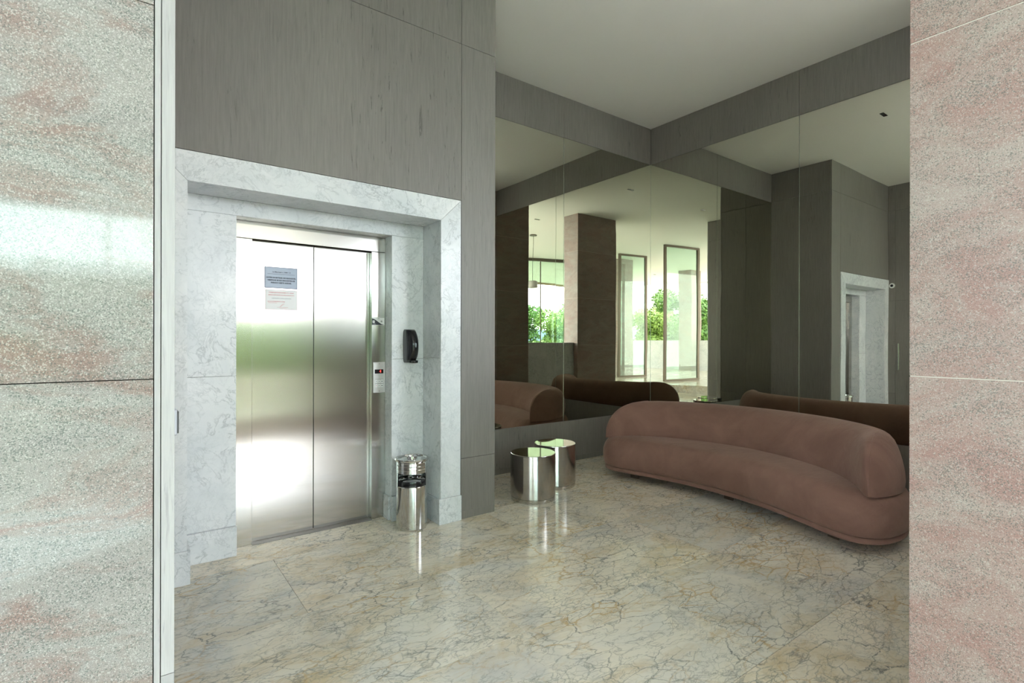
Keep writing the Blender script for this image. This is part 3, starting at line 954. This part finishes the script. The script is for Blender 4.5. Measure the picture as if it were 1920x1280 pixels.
# legs: flat dark blades
for (u, v) in ((-0.98, -0.02), (0.0, 0.16), (0.98, -0.02), (-0.9, 0.62), (0.0, 0.90), (0.9, 0.62)):
    p = uv(u, v, 0.0365)
    link('leg', box_me(0.012, 0.09, 0.073, 0.002), bronze, sofa, p, (0, 0, -RA + u * 0.3))
# backrest: paired inner and outer curves
inn = [(0, 0.47), (0.42, 0.405), (0.78, 0.26), (1.00, 0.10), (1.13, -0.03), (1.21, -0.12), (1.265, -0.165)]
out_ = [(0, 1.06), (0.57, 0.98), (0.96, 0.79), (1.21, 0.51), (1.335, 0.24), (1.345, 0.03), (1.30, -0.13)]
fi = [(-u, v) for u, v in inn[:0:-1]] + inn
fo = [(-u, v) for u, v in out_[:0:-1]] + out_
ci = catmull(fi, 7, False); co = catmull(fo, 7, False)
NS = len(ci)
mids = [Vector(((a[0] + b[0]) / 2, (a[1] + b[1]) / 2)) for a, b in zip(ci, co)]
cum = [0]
for a, b in zip(mids, mids[1:]): cum.append(cum[-1] + (b - a).length)
tot = cum[-1]
sec = [(0.03, 0.0), (0.0, 0.04), (0.01, 0.20), (0.07, 0.45), (0.17, 0.70), (0.30, 0.88), (0.46, 0.975), (0.62, 1.0), (0.78, 0.955), (0.90, 0.83),
       (0.965, 0.62), (0.995, 0.38), (0.99, 0.15), (0.96, 0.0)]
sec = catmull(sec, 2, False)
sec_end = catmull([(0.04, 0.0), (0.0, 0.06), (0.0, 0.32), (0.015, 0.62), (0.05, 0.86), (0.11, 0.97), (0.18, 1.0), (0.26, 0.985), (0.42, 0.91), (0.62, 0.76),
                   (0.80, 0.57), (0.93, 0.36), (1.0, 0.14), (0.97, 0.0)], 2, False)
Z0, Z1 = 0.395, 0.772
bm = bmesh.new(); rings = []; crest = []
for i in range(NS):
    d = min(cum[i], tot - cum[i])
    E = 0.50
    h = 1.0 if d >= E else max(0.05, (1 - (1 - d / E) ** 2.2) ** 0.5)
    a, b = Vector(ci[i]), Vector(co[i])
    ring = []
    k = max(0.0, 1 - d / 0.62); k = k * k * (3 - 2 * k)
    for (f, z), (fe, ze) in zip(sec, sec_end):
        # towards the ends the ridge moves to the inner edge and the outer side becomes a sloping leaf
        p = a.lerp(b, f * (1 - k) + fe * k)
        ring.append(bm.verts.new(uv(p.x, p.y, Z0 + (Z1 - Z0) * h * (z * (1 - k) + ze * k))))
    rings.append(ring)
    crest.append(max((v.co.copy() for v in ring), key=lambda c: c.z))
for a, b in zip(rings, rings[1:]):
    n = len(a)
    for k in range(n - 1):
        bm.faces.new((a[k], a[k + 1], b[k + 1], b[k]))
    bm.faces.new((a[n - 1], a[0], b[0], b[n - 1]))
bm.faces.new(rings[0]); bm.faces.new(rings[-1][::-1])
bmesh.ops.recalc_face_normals(bm, faces=bm.faces[:])
me = bpy.data.meshes.new('back'); bm.to_mesh(me); bm.free(); smooth(me, 60)
bk_ = link('backrest', me, velvet, sofa)
link('piping', tube_me(crest[1:22], 0.0045, 6), velvet, bk_)
link('piping', tube_me(crest[-22:-1], 0.0045, 6), velvet, bk_)

# ------------------------------------------------------------------ SMALL THINGS ON WALLS AND CEILING
sw = empty('wall_switch', (XL, 2.40, 1.127))
tag(sw, 'small grey metal switch box on the left wall behind the wood edge', 'switch')
link('housing', box_me(0.044, 0.075, 0.098, 0.004), grey_switch, sw, (0.0225, 0, 0))
link('rocker', box_me(0.006, 0.055, 0.085, 0.0025), smoke_plastic, sw, (0.0475, 0, 0))

cd = empty('security_camera', (XL, 3.57, 2.455))
tag(cd, 'small white round camera high on the dark wood wall, seen in the mirror', 'camera')
link('base_ring', lathe_me([(0.0, 0.0), (0.045, 0.0), (0.046, 0.010), (0.040, 0.020), (0.024, 0.022)], 40), white_plate, cd, (0, 0, 0), (0, PI / 2, 0))
link('lens_dome', lathe_me([(0.024, 0.021), (0.020, 0.032), (0.012, 0.040), (0.0, 0.043)], 32), black_plastic, cd, (0, 0, 0), (0, PI / 2, 0))
# keep it clear of the lift wall
cd.location.y = 3.555

frm_me = None
def downlight(x, y, z=HC, lab=None):
    global frm_me, slot_me
    if frm_me is None:
        bm = bmesh.new()
        w, h = 0.15, 0.045
        for (x0, x1, y0, y1) in ((-w / 2, w / 2, -h / 2, -h / 2 + .005), (-w / 2, w / 2, h / 2 - .005, h / 2), (-w / 2, -w / 2 + .005, -h / 2 + .005, h / 2 - .005), (w / 2 - .005, w / 2, -h / 2 + .005, h / 2 - .005)):
            r_ = bmesh.ops.create_cube(bm, size=1.0)
            bmesh.ops.scale(bm, vec=(x1 - x0, y1 - y0, 0.004), verts=r_['verts'])
            bmesh.ops.translate(bm, vec=((x0 + x1) / 2, (y0 + y1) / 2, -0.002), verts=r_['verts'])
        frm_me = bpy.data.meshes.new('frm'); bm.to_mesh(frm_me); bm.free(); frm_me.materials.append(black_plastic)
        slot_me = box_me(0.138, 0.034, 0.002); slot_me.materials.append(black_plastic)
    e = empty('ceiling_downlight', (x, y, z))
    link('trim_frame', frm_me, None, e); link('lamp_slot', slot_me, None, e, (0, 0, -0.0015))
    tag(e, lab, 'ceiling light', 'slot downlights in the white ceiling')
    return e
for x, y, l in ((3.73, 2.508, 'black slot downlight over the sofa, unlit'),
                (1.246, 2.431, 'black slot downlight in front of the lift wall, unlit'),
                (3.60, -0.467, 'black slot downlight beyond the low marble wall, seen in the mirror'),
                (1.15, -0.47, 'black slot downlight above the entrance between the pillars'),
                (-7.18, -5.52, 'black slot downlight far out over the lobby, seen in the mirror')):
    downlight(x, y, lab=l)

# ------------------------------------------------------------------ LOBBY: pivoting glass doors, window head, pendants
def pivot_door(p0, p1, z0, z1, lab, gname='pivot_door'):
    p0 = Vector(p0); p1 = Vector(p1); c = (p0 + p1) / 2; d = p1 - p0; L = d.length
    e = empty('pivot_door', (c.x, c.y, z0), math.atan2(d.y, d.x))
    tag(e, lab, 'glass door')
    f = 0.085; H = z1 - z0
    link('frame_stile', box_me(f, 0.06, H, 0.002), bronze, e, (-L / 2 + f / 2, 0, H / 2))
    link('frame_stile', box_me(f, 0.06, H, 0.002), bronze, e, (L / 2 - f / 2, 0, H / 2))
    link('frame_rail', box_me(L - 2 * f, 0.06, 0.06, 0.002), bronze, e, (0, 0, H - 0.03))
    link('frame_rail', box_me(L - 2 * f, 0.06, 0.06, 0.002), bronze, e, (0, 0, 0.03))
    link('glass_pane', box_me(L - 2 * f, 0.008, H - 0.12), glass, e, (0, 0, H / 2))
    return e
pivot_door((-1.45, -0.66), (-2.95, -0.48), 0.205, HC - 0.004, 'open bronze-framed glass pivot door nearest the room, seen in the mirror')
pivot_door((-1.62, -2.62), (-2.80, -2.40), 0.205, HC - 0.004, 'open bronze-framed glass pivot door farther out in the lobby, seen in the mirror')

wv_ = struct(empty('window_1', (-1.0, -4.8, 0.2), math.atan2(0.24, -1.37)))
def win(name, sx, sy, sz, x, z, m): return link(name, box_me(sx, sy, sz, 0.002), m, wv_, (x, 0, z))
win('head_rail', 3.6, 0.10, 0.10, -0.2, HC - 0.2 - 0.055, bronze)
win('sill_rail', 3.6, 0.06, 0.04, -0.2, 0.022, bronze)
for x in (-2.0, -0.8, 0.4, 1.6):
    win('mullion', 0.03, 0.03, HC - 0.2 - 0.15, x, (HC - 0.2) / 2 - 0.03, bronze)
for i in range(3):
    win('glass_pane', 1.165, 0.008, HC - 0.2 - 0.15, -1.4 + 1.2 * i, (HC - 0.2) / 2 - 0.03, glass)

def pendant(x, y, zs, lab):
    e = empty('pendant_lamp', (x, y, HC))
    tag(e, lab, 'pendant lamp', 'pendant lamps in the lobby')
    link('ceiling_rose', lathe_me([(0, 0), (0.10, 0), (0.10, -0.025), (0, -0.03)], 32), bronze, e)
    link('cord', tube_me([(0, 0, -0.02), (0.01, 0.0, (zs - HC) * 0.4), (0, 0, zs - HC + 0.19)], 0.006, 6), black_plastic, e)
    link('lamp_shade', lathe_me([(0.01, zs - HC + 0.20), (0.10, zs - HC + 0.19), (0.13, zs - HC + 0.17), (0.135, zs - HC + 0.02), (0.13, zs - HC), (0.12, zs - HC + 0.01), (0.0, zs - HC + 0.05)], 40), plain('shade_grey', (0.30, 0.29, 0.26), 0.5), e)
pendant(2.53, -1.956, 2.86, 'grey drum pendant lamp hanging higher above the lobby, seen in the mirror')
pendant(2.86, -2.30, 2.12, 'grey drum pendant lamp hanging lower, half hidden by the pier in the mirror')

# ------------------------------------------------------------------ GARDEN
rnd = random.Random(7)
def leaf_cloud(blobs, n, size):
    bm = bmesh.new()
    for _ in range(n):
        bx, by, bz, br = rnd.choice(blobs)
        while True:
            d = Vector((rnd.gauss(0, 1), rnd.gauss(0, 1), rnd.gauss(0, 1)))
            if d.length > 0.01: break
        d.normalize()
        p = Vector((bx, by, bz)) + d * br * (0.55 + 0.45 * rnd.random() ** 0.5)
        t = Vector((rnd.uniform(-1, 1), rnd.uniform(-1, 1), rnd.uniform(-1, 1))).normalized()
        s = t.cross(d)
        if s.length < 0.05: continue
        s.normalize(); L = size * rnd.uniform(0.7, 1.3)
        q = [bm.verts.new(p + t * L), bm.verts.new(p + s * L * 0.4), bm.verts.new(p - t * L), bm.verts.new(p - s * L * 0.4)]
        bm.faces.new(q)
    me = bpy.data.meshes.new('leaves'); bm.to_mesh(me); bm.free()
    return me
def tree_meshes(h, w, n, m, size=0.14):
    bl = [(rnd.uniform(-.4, .4) * w, rnd.uniform(-.4, .4) * w, h * rnd.uniform(0.3, 0.85), w * rnd.uniform(0.24, 0.36)) for _ in range(12)]
    me = leaf_cloud(bl, n, size); me.materials.append(m)
    bm_ = tube_me([(0, 0, 0), (0.05, 0.03, h * 0.3), (-0.04, 0.02, h * 0.6), (0.03, 0, h * 0.8)], [0.13, 0.10, 0.07, 0.03], 8); bm_.materials.append(bark)
    return me, bm_
TM = [tree_meshes(6.0, 3.2, 9000, leaf_a), tree_meshes(5.0, 3.0, 8000, leaf_b), tree_meshes(7.0, 3.4, 9000, leaf_a, 0.17)]
def shrub_mesh(w, h, n, m, size):
    n = n * 2
    bl = [(rnd.uniform(-.26, .26) * w, rnd.uniform(-.26, .26) * w, h * rnd.uniform(0.3, 0.75), w * rnd.uniform(0.22, 0.34)) for _ in range(8)]
    me = leaf_cloud(bl, n, size); me.materials.append(m)
    st_ = tube_me([(0, 0, 0), (0.02, 0, h * 0.5)], [0.05, 0.02], 6); st_.materials.append(bark)
    return me, st_
SM = [shrub_mesh(1.6, 1.5, 1500, leaf_b, 0.08), shrub_mesh(1.6, 1.7, 1500, leaf_a, 0.09)]
tree_spots = [(-11.0, -20.6, 0, ''), (-6.6, -17.4, 1, ''), (-2.6, -17.0, 2, ''), (1.2, -17.0, 0, ''), (5.0, -17.0, 1, ''),
              (-14.8, -15.6, 2, ''), (-16.5, -10.0, 0, ''), (9.5, -17.0, 2, ''), (-22.5, -17.5, 1, ''), (-6.0, -22.5, 0, ''), (3.2, -20.0, 2, ''), (-0.8, -20.5, 1, ''), (-10.6, -15.2, 1, ''), (-13.6, -1.5, 0, ''), (-13.6, 3.2, 2, ''), (-18.8, -5.6, 2, ''), (-19.0, -14.6, 1, '')]
kindn = ['dark green broad tree', 'yellow-green rounded tree', 'tall dark green tree']
where = ['behind the shrubs at the garden corner', 'left of the garden middle', 'in the garden middle', 'opposite the entrance pillar', 'opposite the low marble wall',
         'beyond the far marble parapet', 'close to the pale building', 'at the right end of the garden', 'farthest out past the parapet', 'in the second row, left', 'in the second row, right', 'in the second row, middle', 'beyond the window, nearest the lobby roof', 'beside the lobby, nearer the far parapet', 'beside the lobby, behind the left stone wall', 'to the left of the pale house', 'in front of the pale house']
for i, (x, y_, k_, _) in enumerate(tree_spots):
    e = empty('garden_tree', (x, y_, -0.16), rnd.uniform(0, 6.28))
    sc = rnd.uniform(0.85, 1.0) * (1.0 if x < -4.6 else 0.5); e.scale = (sc, sc, sc * 0.9)
    tag(e, kindn[k_] + ' ' + where[i], 'tree', 'trees in the garden outside')
    link('foliage', TM[k_][0], None, e)['kind'] = 'stuff'
    link('trunk', TM[k_][1], None, e)
shr = [(-6.6, -12.5), (-4.4, -12.5), (-2.2, -12.5), (0.0, -12.5), (2.2, -12.5), (4.4, -12.5), (6.6, -12.5), (-8.8, -12.5)]
for i, (x, y_) in enumerate(shr):
    e = empty('garden_shrub', (x, y_, -0.16), rnd.uniform(0, 6.28))
    sc = rnd.uniform(1.0, 1.25); e.scale = (sc, sc, sc)
    tag(e, ('yellow-green' if i % 2 == 0 else 'dark green') + ' hedge shrub ' + ['left of the entrance view', 'behind the second glass door', 'straight out from the entrance', 'below the window mullion', 'behind the big granite pillar', 'beyond the low marble wall', 'at the right end of the hedge', 'at the left end of the hedge'][i], 'shrub', 'hedge shrubs')
    link('foliage', SM[i % 2][0], None, e)['kind'] = 'stuff'
    link('stem', SM[i % 2][1], None, e)

def hedge(x0, x1, y_, h, lab):
    e = empty('clipped_hedge', ((x0 + x1) / 2, y_, -0.16))
    tag(e, lab, 'hedge')
    w = x1 - x0
    bm = bmesh.new()
    for _ in range(int(900 * w)):
        p = Vector((rnd.uniform(-w / 2, w / 2), rnd.uniform(-0.35, 0.35), h * rnd.random() ** 0.8))
        t = Vector((rnd.uniform(-1, 1), rnd.uniform(-1, 1), rnd.uniform(-1, 1))).normalized()
        q = t.orthogonal().normalized()
        L = rnd.uniform(0.05, 0.10)
        bm.faces.new([bm.verts.new(p + t * L), bm.verts.new(p + q * L * 0.45), bm.verts.new(p - t * L), bm.verts.new(p - q * L * 0.45)])
    me = bpy.data.meshes.new('hedge'); bm.to_mesh(me); bm.free()
    link('foliage', me, leaf_b if h < 3 else leaf_a, e)['kind'] = 'stuff'
    link('branches', box_me(w - 0.1, 0.25, h * 0.9, 0.02), leaf_a, e, (0, 0, h * 0.45))
hedge(2.0, 13.0, -14.6, 2.8, 'low yellow-green clipped hedge at the right side of the garden')
hedge(-4.6, 1.9, -14.6, 3.7, 'taller dark green clipped hedge in the middle of the garden')

# palm-like plant by the far pillar, with blade leaves
pp = empty('potted_plant', (0.30, -3.6, 0.2))
tag(pp, 'dark green plant with long blade leaves in a terracotta pot, seen in the mirror', 'plant')
link('pot', lathe_me([(0, 0.0), (0.16, 0.0), (0.22, 0.42), (0.24, 0.44), (0.21, 0.44), (0.20, 0.38), (0, 0.38)], 32), pebble_m, pp)
for i in range(26):
    a = rnd.uniform(0, 2 * PI); up = rnd.uniform(0.5, 1.3); rr = rnd.uniform(0.25, 0.55)
    bm = bmesh.new(); prev = None
    for j in range(7):
        t = j / 6
        c = Vector((math.cos(a) * rr * t, math.sin(a) * rr * t, 0.38 + up * t - 0.55 * t * t * rr))
        s = Vector((-math.sin(a), math.cos(a), 0)) * 0.022 * math.sin(PI * min(1, t * 0.85 + 0.15))
        cur = (bm.verts.new(c - s), bm.verts.new(c + s))
        if prev: bm.faces.new((prev[0], prev[1], cur[1], cur[0]))
        prev = cur
    me = bpy.data.meshes.new('leaf'); bm.to_mesh(me); bm.free()
    link('leaf', me, leaf_a, pp)

# pale house beyond the garden and hills
bl = empty('pale_building', (-29, -17, -0.2), 0.5)
tag(bl, 'pale plastered house with dark windows beyond the far marble parapet', 'building')
link('wall', box_me(6, 9, 6.4), wall_paint, bl, (0, 0, 3.2))
link('roof', box_me(6.6, 9.6, 0.3, 0.03), plain('roof_grey', (0.5, 0.48, 0.45), 0.8), bl, (0, 0, 6.55))
for z in (1.6, 4.4):
    for y_ in (-3, -1, 1, 3):
        w_ = link('window', box_me(0.08, 1.1, 1.3), white_plate, bl, (3.02, y_, z))
        link('pane', box_me(0.03, 0.95, 1.15), dark_glass, w_, (0.035, 0, 0))
hp = []
bm = bmesh.new()
prev = None
for i in range(60):
    a = math.radians(150 + i * 4.2)
    r_ = 66
    x, y_ = r_ * math.cos(a), r_ * math.sin(a)
    h = 2.2 + 1.4 * (0.5 + 0.5 * math.sin(i * 0.37)) + 0.5 * math.sin(i * 0.9)
    ring = [bm.verts.new((x, y_, -1)), bm.verts.new((x * 1.03, y_ * 1.03, h)), bm.verts.new((x * 1.25, y_ * 1.25, h * 0.6)), bm.verts.new((x * 1.3, y_ * 1.3, -1))]
    if prev:
        for k_ in range(3): bm.faces.new((prev[k_], prev[k_ + 1], ring[k_ + 1], ring[k_]))
    prev = ring
me = bpy.data.meshes.new('hills'); bm.to_mesh(me); bm.free(); smooth(me, 80)
struct(link('hills', me, hill_m))
